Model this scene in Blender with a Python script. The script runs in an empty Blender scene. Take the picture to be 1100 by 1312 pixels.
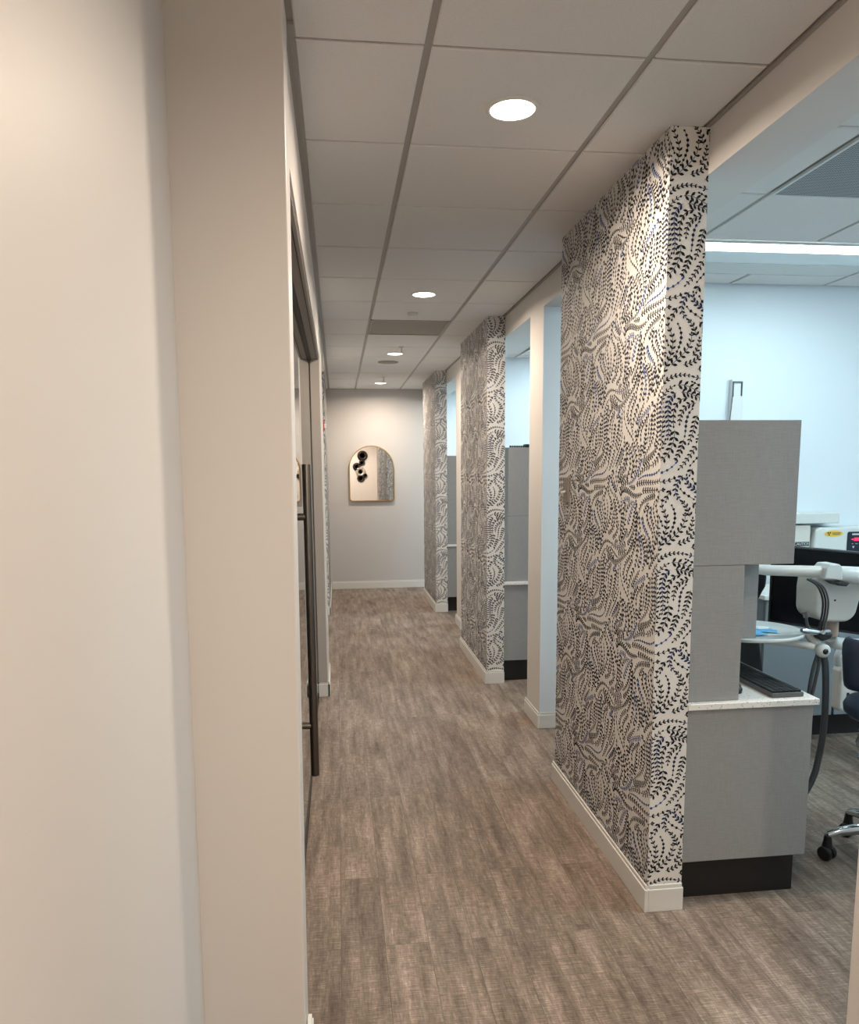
import bpy, math, random
from mathutils import Vector, Matrix
from math import pi, sin, cos, radians as R
SC = bpy.context.scene
COL = SC.collection
CEIL = 2.742
RW = 1.238            # corridor face of the right hand header
T = .6096             # ceiling module

# ------------------------------------------------------------------ helpers
class MB:
    def __init__(s): s.v = []; s.f = []; s.m = []; s.sm = []
    def add(s, vs, fs, mi=0, smooth=False):
        n = len(s.v); s.v += [tuple(v) for v in vs]
        for f in fs: s.f.append(tuple(i + n for i in f)); s.m.append(mi); s.sm.append(smooth)
        return s
    def box(s, x0, x1, y0, y1, z0, z1, mi=0):
        v = [(x0,y0,z0),(x1,y0,z0),(x1,y1,z0),(x0,y1,z0),(x0,y0,z1),(x1,y0,z1),(x1,y1,z1),(x0,y1,z1)]
        return s.add(v, [(0,3,2,1),(4,5,6,7),(0,1,5,4),(1,2,6,5),(2,3,7,6),(3,0,4,7)], mi)
    def tube(s, pts, r, n=12, mi=0, cap=True):
        pts = [Vector(p) for p in pts]; rr = r if isinstance(r, (list, tuple)) else [r] * len(pts)
        rings = []; up = None
        for i, p in enumerate(pts):
            d = (pts[min(i+1, len(pts)-1)] - pts[max(i-1, 0)]).normalized()
            if up is None:
                up = Vector((0,0,1)) if abs(d.z) < .9 else Vector((1,0,0))
            a = d.cross(up)
            if a.length < 1e-4: a = d.cross(Vector((0,1,0)))
            a.normalize(); b = a.cross(d).normalized(); up = b
            rings.append([p + (a*cos(2*pi*k/n) + b*sin(2*pi*k/n)) * rr[i] for k in range(n)])
        vs = [v for ring in rings for v in ring]; fs = []
        for i in range(len(pts)-1):
            for k in range(n):
                fs.append((i*n+k, i*n+(k+1)%n, (i+1)*n+(k+1)%n, (i+1)*n+k))
        s.add(vs, fs, mi, True)
        if cap:
            s.add(rings[0], [tuple(range(n))], mi); s.add(rings[-1], [tuple(range(n-1,-1,-1))], mi)
        return s
    def lathe(s, prof, c, axis='z', n=32, mi=0, sx=1, sy=1, smooth=True):
        vs = []; fs = []
        for (r, h) in prof:
            for k in range(n):
                a = 2*pi*k/n; p = (r*cos(a)*sx, r*sin(a)*sy, h)
                if axis == 'y': p = (p[0], p[2], p[1])
                if axis == 'x': p = (p[2], p[0], p[1])
                vs.append((c[0]+p[0], c[1]+p[1], c[2]+p[2]))
        for i in range(len(prof)-1):
            for k in range(n): fs.append((i*n+k, i*n+(k+1)%n, (i+1)*n+(k+1)%n, (i+1)*n+k))
        fs.append(tuple(range(n-1,-1,-1))); fs.append(tuple(range((len(prof)-1)*n, len(prof)*n)))
        s.add(vs, fs, mi, smooth); return s
    def prism(s, poly, axis, a, b, mi=0):
        """poly in the two other axes (order xyz without axis), extruded a..b"""
        def pt(u, v, w):
            return {'x': (w,u,v), 'y': (u,w,v), 'z': (u,v,w)}[axis]
        n = len(poly)
        vs = [pt(u,v,a) for u,v in poly] + [pt(u,v,b) for u,v in poly]
        fs = [tuple(range(n)), tuple(range(2*n-1, n-1, -1))] + [(i, i+n, (i+1)%n+n, (i+1)%n) for i in range(n)]
        return s.add(vs, fs, mi)
    def build(s, name, mats, parent=None, bevel=0, origin=None, kind=None, label=None, cat=None, group=None, rnorm=True, seg=2):
        if origin is None:
            if parent is not None: origin = Vector((0,0,0))
            else:
                xs = [v[0] for v in s.v]; ys = [v[1] for v in s.v]; zs = [v[2] for v in s.v]
                origin = Vector(((min(xs)+max(xs))/2, (min(ys)+max(ys))/2, min(zs)))
        ow = Vector(origin)
        pw = Vector((0,0,0)); q = parent
        while q is not None: pw += q.location; q = q.parent
        off = ow if parent is None else pw
        me = bpy.data.meshes.new(name)
        me.from_pydata([tuple(Vector(v) - off) for v in s.v], [], s.f)
        if not isinstance(mats, (list, tuple)): mats = [mats]
        for m in mats: me.materials.append(m)
        me.polygons.foreach_set('material_index', s.m); me.polygons.foreach_set('use_smooth', s.sm)
        me.update()
        if rnorm:
            import bmesh
            bm = bmesh.new(); bm.from_mesh(me); bmesh.ops.recalc_face_normals(bm, faces=bm.faces); bm.to_mesh(me); bm.free()
        o = bpy.data.objects.new(name, me); COL.objects.link(o)
        if parent is None: o.location = ow
        else: o.parent = parent
        if bevel:
            b = o.modifiers.new('bevel', 'BEVEL'); b.width = bevel; b.segments = seg; b.limit_method = 'ANGLE'; b.angle_limit = R(40)
        tag(o, label, cat, group, kind); return o

def tag(o, label=None, cat=None, group=None, kind=None):
    if label: o['label'] = label
    if cat: o['category'] = cat
    if group: o['group'] = group
    if kind: o['kind'] = kind
    return o

def thing(name, loc, label, cat, group=None):
    o = bpy.data.objects.new(name, None); COL.objects.link(o); o.location = loc; o.empty_display_size = .05
    return tag(o, label, cat, group)

def copy_thing(o, offset, label, parent=None):
    c = o.copy(); COL.objects.link(c)
    if parent is None:
        c.location = Vector(o.location) + Vector(offset); c['label'] = label
    else: c.parent = parent
    for ch in [x for x in bpy.data.objects if x.parent == o]: copy_thing(ch, offset, label, c)
    return c

def arc(cx, cy, r, a0, a1, n):
    return [(cx + r*cos(R(a0+(a1-a0)*i/n)), cy + r*sin(R(a0+(a1-a0)*i/n))) for i in range(n+1)]

def rrect(u0, u1, v0, v1, r, n=6):
    return arc(u1-r, v0+r, r, -90, 0, n) + arc(u1-r, v1-r, r, 0, 90, n) + arc(u0+r, v1-r, r, 90, 180, n) + arc(u0+r, v0+r, r, 180, 270, n)

def smooth_path(pts, n=6):
    P = [Vector(p) for p in pts]; out = []
    for i in range(len(P)-1):
        p0 = P[max(i-1,0)]; p1 = P[i]; p2 = P[i+1]; p3 = P[min(i+2,len(P)-1)]
        for k in range(n):
            t = k/n
            out.append(.5*((2*p1)+(p2-p0)*t+(2*p0-5*p1+4*p2-p3)*t*t+(3*p1-p0-3*p2+p3)*t**3))
    out.append(P[-1]); return out

# ------------------------------------------------------------------ materials
def mat(name, col, rough=.5, metal=0, spec=.5, emit=None, es=0, trans=0, ior=1.45, coat=0):
    m = bpy.data.materials.new(name); m.use_nodes = True
    b = m.node_tree.nodes['Principled BSDF']
    b.inputs['Base Color'].default_value = (*col, 1); b.inputs['Roughness'].default_value = rough
    b.inputs['Metallic'].default_value = metal; b.inputs['Specular IOR Level'].default_value = spec
    b.inputs['Transmission Weight'].default_value = trans; b.inputs['IOR'].default_value = ior
    b.inputs['Coat Weight'].default_value = coat
    if emit: b.inputs['Emission Color'].default_value = (*emit, 1); b.inputs['Emission Strength'].default_value = es
    return m

class NT:
    def __init__(s, m): s.t = m.node_tree; s.n = s.t.nodes; s.b = s.n['Principled BSDF']
    def new(s, typ, **kw):
        x = s.n.new(typ)
        for k, v in kw.items(): setattr(x, k, v)
        return x
    def link(s, a, b): s.t.links.new(a, b)
    def coord(s, scale=(1,1,1), rot=(0,0,0), loc=(0,0,0)):
        g = s.new('ShaderNodeNewGeometry'); mp = s.new('ShaderNodeMapping')
        mp.inputs['Scale'].default_value = scale; mp.inputs['Rotation'].default_value = rot; mp.inputs['Location'].default_value = loc
        s.link(g.outputs['Position'], mp.inputs['Vector']); return mp.outputs[0]
    def noise(s, vec, scale, detail=4, rough=.5):
        n = s.new('ShaderNodeTexNoise'); n.inputs['Scale'].default_value = scale; n.inputs['Detail'].default_value = detail
        n.inputs['Roughness'].default_value = rough; s.link(vec, n.inputs['Vector']); return n.outputs['Fac']
    def ramp(s, fac, stops):
        r = s.new('ShaderNodeValToRGB'); e = r.color_ramp.elements
        while len(e) < len(stops): e.new(.5)
        for i, (p, c) in enumerate(stops): e[i].position = p; e[i].color = (*c, 1) if len(c) == 3 else c
        s.link(fac, r.inputs[0]); return r.outputs[0]
    def mix(s, fac, a, b, mode='MIX'):
        m = s.new('ShaderNodeMix', data_type='RGBA', blend_type=mode)
        if isinstance(fac, (int, float)): m.inputs[0].default_value = fac
        else: s.link(fac, m.inputs[0])
        for i, q in ((6, a), (7, b)):
            if isinstance(q, tuple): m.inputs[i].default_value = (*q, 1)
            else: s.link(q, m.inputs[i])
        return m.outputs[2]
    def math(s, op, a, b=None):
        m = s.new('ShaderNodeMath', operation=op)
        for i, q in ((0, a), (1, b)):
            if q is None: continue
            if isinstance(q, (int, float)): m.inputs[i].default_value = q
            else: s.link(q, m.inputs[i])
        return m.outputs[0]
    def bump(s, h, strength=.2, dist=.002):
        b = s.new('ShaderNodeBump'); b.inputs['Strength'].default_value = strength; b.inputs['Distance'].default_value = dist
        s.link(h, b.inputs['Height']); s.link(b.outputs[0], s.b.inputs['Normal'])

def paint(name, col, rough=.55, bump=.12):
    m = mat(name, col, rough, spec=.4); t = NT(m); c = t.coord()
    t.bump(t.noise(c, 220, 3, .6), bump, .001)
    return m

WALL = paint('wall_paint', (.66, .635, .61), .45)
WALLC = paint('operatory_paint', (.66, .71, .745), .5)
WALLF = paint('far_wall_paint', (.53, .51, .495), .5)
TRIM = mat('trim_paint', (.66, .65, .62), .35)
PAPER = mat('wallpaper_ground', (.68, .66, .63), .6, spec=.25)
INK = mat('ink_black', (.008, .010, .020), .6, spec=.25)
INK2 = mat('ink_navy', (.012, .022, .07), .6, spec=.25)
INK3 = mat('ink_blue', (.03, .075, .25), .6, spec=.25)

def floor_mat():
    m = mat('plank_floor', (.3, .22, .16), .5, spec=.3); t = NT(m)
    v = t.coord(rot=(0,0,R(90)), loc=(0,.027+.0762*0,0))
    br = t.new('ShaderNodeTexBrick'); br.offset = .37; br.offset_frequency = 2; br.squash = 1
    br.inputs['Scale'].default_value = 1; br.inputs['Brick Width'].default_value = 1.22; br.inputs['Row Height'].default_value = .1524
    br.inputs['Mortar Size'].default_value = .0011; br.inputs['Mortar Smooth'].default_value = .3; br.inputs['Bias'].default_value = 0
    br.inputs['Color1'].default_value = (0,0,0,1); br.inputs['Color2'].default_value = (1,1,1,1); br.inputs['Mortar'].default_value = (.5,.5,.5,1)
    t.link(v, br.inputs['Vector'])
    # offset the grain per plank
    g = t.new('ShaderNodeNewGeometry')
    def stretched(sc):
        mp = t.new('ShaderNodeVectorMath', operation='MULTIPLY_ADD')
        t.link(g.outputs['Position'], mp.inputs[0]); mp.inputs[1].default_value = sc
        comb = t.new('ShaderNodeCombineXYZ'); k = t.math('MULTIPLY', br.outputs['Color'], 7.3)
        t.link(k, comb.inputs[0]); t.link(k, comb.inputs[1]); t.link(comb.outputs[0], mp.inputs[2]); return mp.outputs[0]
    along = t.noise(stretched((26, 2.2, 1)), 1, 5, .62)
    blot = t.noise(stretched((5, 1.4, 1)), 1.6, 4, .6)
    fine = t.noise(stretched((90, 16, 1)), 1, 4, .7)
    cross = t.noise(stretched((16, 300, 1)), 1, 4, .7)
    crossl = t.noise(stretched((160, 22, 1)), 1, 3, .7)
    base = t.ramp(along, [(.25, (.130,.097,.075)), (.5, (.235,.185,.150)), (.75, (.35,.284,.236))])
    bl = t.ramp(blot, [(.3, (.62,.60,.58)), (.7, (1.18,1.18,1.18))])
    c1 = t.mix(1.0, base, bl, 'MULTIPLY')
    fl = t.ramp(fine, [(.3, (.74,.73,.72)), (.7, (1.2,1.2,1.2))])
    c2 = t.mix(1.0, c1, fl, 'MULTIPLY')
    cl = t.ramp(cross, [(.38, (.68,.67,.66)), (.52, (1,1,1)), (.66, (1.75,1.75,1.75))])
    c3 = t.mix(.85, c2, cl, 'MULTIPLY')
    cl2 = t.ramp(crossl, [(.38, (.8,.8,.8)), (.55, (1,1,1)), (.68, (1.4,1.4,1.4))])
    c3 = t.mix(.7, c3, cl2, 'MULTIPLY')
    pl = t.ramp(br.outputs['Color'], [(0, (.86,.85,.84)), (1, (1.12,1.12,1.12))])
    c4 = t.mix(1.0, c3, pl, 'MULTIPLY')
    c5 = t.mix(t.math('MULTIPLY', br.outputs['Fac'], .65), c4, (.05,.04,.03))
    t.link(c5, t.b.inputs['Base Color'])
    rr = t.ramp(along, [(.3, (.5,.5,.5)), (.7, (.38,.38,.38))]); t.link(rr, t.b.inputs['Roughness'])
    t.bump(t.math('ADD', fine, t.math('MULTIPLY', cross, .6)), .25, .0012)
    return m
FLOOR = floor_mat()

def tile_mat():
    m = mat('ceiling_tile', (.70,.69,.68), .9, spec=.1); t = NT(m); c = t.coord()
    n = t.noise(c, 420, 2, .6)
    t.link(t.ramp(n, [(.3, (.67,.66,.65)), (.7, (.76,.75,.74))]), t.b.inputs['Base Color']); t.bump(n, .3, .002); return m
TILE = tile_mat()
GRID = mat('grid_metal', (.36,.34,.32), .5)
def grille_mat(name, a, b, k, rot=45, thr=0.1):
    m = mat(name, a, .6); t = NT(m); c = t.coord(rot=(0,0,R(rot)))
    s = t.new('ShaderNodeSeparateXYZ'); t.link(c, s.inputs[0])
    sx = t.math('SINE', t.math('MULTIPLY', s.outputs[0], k)); sy = t.math('SINE', t.math('MULTIPLY', s.outputs[1], k))
    f = t.math('GREATER_THAN', t.math('MULTIPLY', sx, sy), thr)
    t.link(t.mix(f, a, b), t.b.inputs['Base Color']); return m
GRILLE = grille_mat('perforated_grille', (.36,.38,.40), (.05,.055,.06), 420)
VENT = grille_mat('return_vent', (.36,.34,.30), (.16,.15,.13), 500)

def laminate():
    m = mat('grey_laminate', (.2,.21,.22), .5, spec=.4); t = NT(m)
    a = t.noise(t.coord((400,400,14)), 1, 3, .6); b = t.noise(t.coord((30,30,500)), 1, 3, .6)
    f = t.math('ADD', t.math('MULTIPLY', a, .5), t.math('MULTIPLY', b, .5))
    t.link(t.ramp(f, [(.35, (.24,.24,.238)), (.65, (.305,.306,.304))]), t.b.inputs['Base Color']); return m
LAM = laminate()
LAMD = mat('grey_drawer_front', (.22,.25,.27), .5)
KICK = mat('black_toe_kick', (.012,.011,.010), .5)
def quartz():
    m = mat('white_quartz', (.72,.71,.68), .25); t = NT(m); c = t.coord()
    v = t.new('ShaderNodeTexVoronoi'); v.inputs['Scale'].default_value = 130; t.link(c, v.inputs['Vector'])
    n = t.noise(c, 60, 3)
    f = t.math('MULTIPLY', t.math('LESS_THAN', v.outputs['Distance'], .28), t.math('GREATER_THAN', n, .5))
    t.link(t.mix(f, (.74,.73,.70), (.33,.30,.26)), t.b.inputs['Base Color']); return m
QUARTZ = quartz()
BLACK = mat('black_plastic', (.012,.012,.013), .45)
KEYC = mat('dark_key_plastic', (.010,.010,.011), .45)
SCREEN = mat('black_glass_screen', (.003,.003,.004), .25, spec=.15)
WHITE = mat('white_plastic', (.60,.62,.60), .35)
CREAM = mat('cream_plastic', (.60,.58,.53), .35)
STEEL = mat('brushed_steel', (.55,.55,.55), .28, 1)
NICKEL = mat('dark_bronze_metal', (.17,.155,.14), .30, 1)
TRACK = mat('track_black', (.02,.015,.015), .5)
ALU = mat('anodised_frame', (.40,.365,.33), .5, .0)
ALUD = mat('anodised_frame_dark', (.22,.19,.17), .5, .0)
GOLD = mat('gold_frame', (.55,.36,.16), .3, 1)
MIRROR = mat('mirror_glass', (.86,.87,.87), 0, 1)
GLASS = mat('door_glass', (.93,.96,.95), .0, trans=1, ior=1.5)
HOSE = mat('grey_hose', (.06,.065,.07), .45)
VINYL = mat('blue_vinyl', (.030,.042,.075), .42)
CHROME = mat('chrome', (.7,.72,.73), .12, 1)
YEL = mat('yellow_sticker', (.75,.48,.05), .5)
RED = mat('red_plastic', (.35,.015,.02), .4)
REDL = mat('red_display', (.6,.02,.06), .4, emit=(1,.03,.12), es=.8)
PAPERW = mat('blue_print_paper', (.12,.38,.62), .6)
SHEET = mat('white_sheet', (.72,.76,.78), .6)
BOOKW = mat('white_book_cover', (.7,.7,.68), .5)
LENSW = mat('downlight_lens', (.9,.88,.85), .4, emit=(1,.86,.70), es=7)
LENSC = mat('troffer_lens', (.9,.92,.95), .4, emit=(.80,.95,1), es=9)
LENSP = mat('troffer_reflector', (.78,.86,.88), .4)
DARKART = mat('dark_metal_rings', (.035,.03,.028), .35, .7)
COPPER = mat('pale_metal_ring', (.6,.58,.52), .3, .9)
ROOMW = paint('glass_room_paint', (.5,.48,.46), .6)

# ------------------------------------------------------------------ floor
MB().box(-3.2, 4.8, -2.4, 10.7, -.06, 0).build('floor', FLOOR, kind='structure', origin=(0,0,0),
    label='grey brown wood plank floor running the length of the corridor and operatories')

# ------------------------------------------------------------------ ceilings
def ceiling(x0, x1, y0, y1, gx, gy, holes, name, label, lensxy=()):
    m = MB(); m.box(x0, x1, y0, y1, CEIL+.007, CEIL+.05, 1)
    g = .011
    i0 = math.floor((x0-gx)/T) - 1; j0 = math.floor((y0-gy)/T) - 1
    for i in range(i0, i0 + int((x1-x0)/T) + 4):
        for j in range(j0, j0 + int((y1-y0)/T) + 4):
            a = max(gx+i*T+g, x0+.022); b = min(gx+(i+1)*T-g, x1-.022)
            c = max(gy+j*T+g*.6, y0+.02); d = min(gy+(j+1)*T-g*.6, y1-.02)
            if b-a < .01 or d-c < .01: continue
            cx, cy = (a+b)/2, (c+d)/2
            if any(h[0] < cx < h[1] and h[2] < cy < h[3] for h in holes): continue
            e = .004
            vs = [(a,c,CEIL+.008),(b,c,CEIL+.008),(b,d,CEIL+.008),(a,d,CEIL+.008),
                  (a,c,CEIL+.003),(b,c,CEIL+.003),(b,d,CEIL+.003),(a,d,CEIL+.003),
                  (a+e,c+e,CEIL),(b-e,c+e,CEIL),(b-e,d-e,CEIL),(a+e,d-e,CEIL)]
            fs = [(11,10,9,8)] + [(k, (k+1)%4, (k+1)%4+4, k+4) for k in range(4)] + [(k+4, (k+1)%4+4, (k+1)%4+8, k+8) for k in range(4)]
            m.add(vs, fs, 0)
    return m.build(name, [TILE, GRID], kind='structure', label=label)
GX, GY = .264, 2.148
vent = (GX, GX+T, GY+6*T, GY+7*T)
ceiling(-.105, RW, -2.3, 10.58, GX, GY, [vent], 'ceiling', 'suspended tile ceiling over the corridor')
MB().box(-.5, -.105, -2.3, 1.93, CEIL, CEIL+.05).build('ceiling_near', TILE, kind='structure', label='ceiling over the near end of the left wall')
OPX = 1.777
# operatory bays: (y0, y1, offset of its grid)
BAYS = [(-1.3, 1.28, -3.05), (1.60, 4.55, 0), (4.87, 7.62, 3.08), (7.94, 10.58, 6.10)]
for k, (y0, y1, off) in enumerate(BAYS):
    gy = 3.09 + off
    holes = [(OPX, OPX+T, gy-T, gy)] if k == 1 else []
    holes.append((OPX, OPX+2*T, gy+T+.02, gy+2*T-.22))
    ceiling(RW+.199, 4.6, y0, y1, OPX, gy, holes, 'ceiling_operatory', 'tiled ceiling of the %s treatment bay' % ('unseen','nearest','middle','farthest')[k]) if k else \
    ceiling(RW+.199, 4.6, y0, y1, OPX, gy, [holes[-1]], 'ceiling_operatory', 'tiled ceiling of the treatment bay behind the camera')

MB().box(-.17, -.105, 7.65, 10.58, CEIL, CEIL+.05).build('ceiling_recess', TILE, kind='structure', label='strip of ceiling over the recess on the left')
# ------------------------------------------------------------------ walls
def wall(name, x0, x1, y0, y1, z0, z1, m, label):
    return MB().box(x0, x1, y0, y1, z0, z1).build(name, m, kind='structure', label=label)
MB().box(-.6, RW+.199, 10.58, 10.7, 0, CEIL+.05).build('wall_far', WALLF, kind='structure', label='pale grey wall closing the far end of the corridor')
wall('wall_operatory_far', RW+.199, 4.6, 10.58, 10.7, 0, CEIL+.05, WALLC, 'white end wall of the farthest treatment bay')
wall('wall_back', -.5, 4.6, -2.4, -2.3, 0, CEIL+.05, WALL, 'beige wall behind the camera')
wall('wall_operatory_right', 4.6, 4.7, -2.4, 10.7, 0, CEIL+.05, WALLC, 'outer wall of the treatment bays')
# left: near slightly out-of-plumb wall and the return that juts out beside it
def plumb(x, z): return x + .009*(z-1.3)
def leaning(name, x0, x1, y0, y1, label):
    m = MB(); z0, z1 = 0, CEIL+.008
    vs = [(x0,y0,z0),(plumb(x1,z0),y0,z0),(plumb(x1,z0),y1,z0),(x0,y1,z0),(x0,y0,z1),(plumb(x1,z1),y0,z1),(plumb(x1,z1),y1,z1),(x0,y1,z1)]
    m.add(vs, [(0,3,2,1),(4,5,6,7),(0,1,5,4),(1,2,6,5),(2,3,7,6),(3,0,4,7)])
    return m.build(name, WALL, kind='structure', label=label, bevel=.004)
leaning('wall_left_near', -.6, -.381, -2.3, 1.935, 'beige wall filling the left edge of the picture')
leaning('wall_left_return', -.6, -.113, 1.93, 2.08, 'beige wall return jutting out before the glass door')
wall('wall_left_header', -.217, -.105, 2.08, 5.45, 2.415, CEIL+.008, WALL, 'white strip of wall above the sliding glass door')
wall('wall_left_middle', -.217, -.108, 5.45, 6.0, 0, CEIL+.008, WALL, 'narrow wall end just past the sliding glass door')
wall('wall_left_recess', -.36, -.165, 6.0, 8.63, 0, CEIL+.008, WALL, 'slightly recessed wall between the door and the papered wall')
wall('wall_left_recess_header', -.165, -.105, 6.0, 7.65, 2.60, CEIL+.008, WALL, 'strip of wall over the recess on the left')
# room behind the sliding glass
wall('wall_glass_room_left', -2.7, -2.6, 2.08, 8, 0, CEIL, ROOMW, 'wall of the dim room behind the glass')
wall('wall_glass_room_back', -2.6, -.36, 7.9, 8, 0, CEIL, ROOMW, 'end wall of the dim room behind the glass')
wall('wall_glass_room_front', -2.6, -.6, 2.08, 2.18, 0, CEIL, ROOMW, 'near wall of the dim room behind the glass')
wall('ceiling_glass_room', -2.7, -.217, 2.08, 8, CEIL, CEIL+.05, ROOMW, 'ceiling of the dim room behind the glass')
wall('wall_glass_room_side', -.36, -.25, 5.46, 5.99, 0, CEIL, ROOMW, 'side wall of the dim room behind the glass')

# right header and stubs / partitions
hd = MB()
hd.box(RW, RW+.199, -2.3, 10.58, 2.595, CEIL+.04)
hd.build('wall_right_header', WALL, kind='structure', label='beige header running along the right side of the corridor under the ceiling')
for (y0, y1, w) in ((1.28, 1.605, 'nearest, at the right edge'), (4.55, 4.87, 'between the first and second bays'), (7.62, 7.94, 'between the second and third bays')):
    m = MB()
    m.box(RW, 4.6, y0, y1, 0, 2.595); m.box(RW+.199, 4.6, y0, y1, 2.595, CEIL+.04)
    o = m.build('wall_partition', [WALL, WALLC], kind='structure', label='full height partition wall, ' + w)
    for p in o.data.polygons:
        if abs(p.normal.y) > .5: p.material_index = 1
wall('wall_right_rear', RW, RW+.199, -2.3, -.55, 0, 2.595, WALL, 'right wall behind the camera')

def baseboard(name, segs, label, h=.105):
    """segs: (x0,x1,y0,y1) footprint already grown by the board thickness"""
    m = MB()
    for (x0, x1, y0, y1) in segs:
        m.box(x0, x1, y0, y1, 0, h-.016); e = .004
        m.box(x0+e, x1-e, y0+e, y1-e, h-.016, h)
    return m.build(name, TRIM, kind='structure', label=label, bevel=.0025)
b = .015
for k, (y0, y1, w) in enumerate(((1.28, 1.605, 'nearest'), (4.55, 4.87, 'middle'), (7.62, 7.94, 'farthest'))):
    baseboard('baseboard_partition', [(RW-b, RW+.0, y0-b, y1+b), (RW, 3.6 if k==0 else 1.9, y0-b, y0), (RW, 4.5, y1, y1+b)], 'white baseboard around the %s partition wall end' % w)
baseboard('baseboard_far', [(-.108, RW, 10.58-b, 10.58)], 'white baseboard along the far end wall')
baseboard('baseboard_left_return', [(-.125, -.105, 1.915, 2.005), (-.38, -.105, 1.915, 1.93)], 'white baseboard on the near wall return')
baseboard('baseboard_left_near', [(-.393, -.378, -2.3, 1.9)], 'white baseboard along the near left wall')
baseboard('baseboard_left_middle', [(-.175, -.093, 5.435, 5.45), (-.108, -.093, 5.435, 6.015), (-.165, -.093, 6.0, 6.015)], 'white baseboard wrapping the wall just past the glass door', .11)
baseboard('baseboard_left_far', [(-.128, -.114, 8.615, 10.565), (-.165, -.114, 8.615, 8.63), (-.165, -.151, 6.015, 8.615)], 'white baseboard under the papered left wall')
# wall angle trims
MB().box(-.105, -.083, 2.08, 7.66, CEIL-.002, CEIL+.006).box(-.105, -.101, 2.08, 7.66, CEIL-.014, CEIL+.006).build('trim_1', GRID, kind='structure', label='metal wall angle where the ceiling meets the left wall')
MB().box(RW-.013, RW, 1.6, 10.58, CEIL-.002, CEIL+.006).build('trim_2', GRID, kind='structure', label='metal wall angle where the ceiling meets the right header')

# ------------------------------------------------------------------ wallpaper pattern
rng = random.Random(7)
PW, PH = .53, .61
def theta(u, v):
    a = 2*pi*u/PW; c = 2*pi*v/PH
    ph = 2*c + 1.0*sin(a + .6) + .6*sin(2*a - c)
    return R(62) - R(46)*sin(ph + .45*sin(ph)) + R(30)*sin(a - c + 1.0) + R(17)*sin(2*a + c + 2.1)
def make_sprigs(sep, seed):
    fill = False
    rg = random.Random(seed); cell = sep
    nx = max(1, int(PW/cell)); ny = max(1, int(PH/cell)); grid = {}
    def put(p, sid): grid.setdefault((int(p[0]%PW/PW*nx), int(p[1]%PH/PH*ny)), []).append((p[0]%PW, p[1]%PH, sid))
    def near(p, d, sid, idx=None):
        u, v = p[0]%PW, p[1]%PH; ci, cj = int(u/PW*nx), int(v/PH*ny)
        for i in (-1,0,1):
            for j in (-1,0,1):
                for (a, c, s2) in grid.get(((ci+i)%nx, (cj+j)%ny), ()):
                    if s2 == sid: continue
                    du = abs(a-u); du = min(du, PW-du); dv = abs(c-v); dv = min(dv, PH-dv)
                    if du*du + dv*dv < d*d: return True
        return False
    out = []; st = .004; fails = 0; sid = 0
    while fails < (4000 if not fill else 7000):
        s = (rg.random()*PW, rg.random()*PH)
        if fails > 3000: fill = True
        if near(s, sep*(.80 if fill else .93), -1): fails += 1; continue
        sid += 1; maxlen = .08 if fill else rg.choice((.09,.12,.16,.22)); halves = []
        for sg in (1, -1):
            p = s; L = 0; h = []
            while L < maxlen/2:
                t = theta(*p); p = (p[0]+sg*cos(t)*st, p[1]+sg*sin(t)*st); L += st
                if near(p, sep*.56, sid): break
                h.append(p)
            halves.append(h)
        line = halves[1][::-1] + [s] + halves[0]
        if len(line)*st < .016: fails += 1; continue
        for p in line: put(p, sid)
        out.append(line)
        continue
    return out
def leaves_for(line, rg):
    """returns list of (polygon, material)"""
    st = .004; n = len(line); out = []
    mi = rg.choices((1,2,3), (72,18,10))[0]
    if rg.random() < .5: line = line[::-1]
    kind = rg.random(); berry = kind < .10
    def d(i):
        a = line[max(0,i-1)]; c = line[min(n-1,i+1)]; L = math.hypot(c[0]-a[0], c[1]-a[1]) or 1
        return (c[0]-a[0])/L, (c[1]-a[1])/L
    w = .0010
    for i in range(0, n-1, 2):          # stem
        j = min(n-1, i+2); (ax, ay), (cx, cy) = line[i], line[j]; dx, dy = d(i)
        out.append(([(ax-dy*w, ay+dx*w), (ax+dy*w, ay-dx*w), (cx+dy*w, cy-dx*w), (cx-dy*w, cy+dx*w)], mi))
    step = rg.choice((4,4,5)); ang0 = rg.uniform(.6,.9); big = rg.uniform(.85,1.15)
    for i in range(1, n, step):
        f = i/n; L = (.0180 if step == 4 else .0200) * big * (1 - .4*f*f); x, y = line[i]; dx, dy = d(i)
        if berry:
            r = .0046*(.8+.5*sin(pi*f)); out.append(([(x+r*cos(k*pi/3), y+r*sin(k*pi/3)) for k in range(6)], mi)); continue
        for sg in (1,-1):
            a = ang0*sg; ex, ey = dx*cos(a)-dy*sin(a), dx*sin(a)+dy*cos(a); W = L*.235
            q = lambda s, t: (x+ex*L*s-ey*W*t, y+ey*L*s+ex*W*t)
            out.append(([q(0,0), q(.3,-.75), q(.62,-1), q(1,.05), q(.62,.95), q(.3,.7)], mi))
    x, y = line[-1]; dx, dy = d(n-1); L = .012
    out.append(([(x,y), (x+dx*L*.5+dy*.004, y+dy*L*.5-dx*.004), (x+dx*L, y+dy*L), (x+dx*L*.5-dy*.004, y+dy*L*.5+dx*.004)], mi))
    return out
SPRIGS = []
for ln in make_sprigs(.0262, 5):
    SPRIGS += leaves_for(ln, rng)
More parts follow.
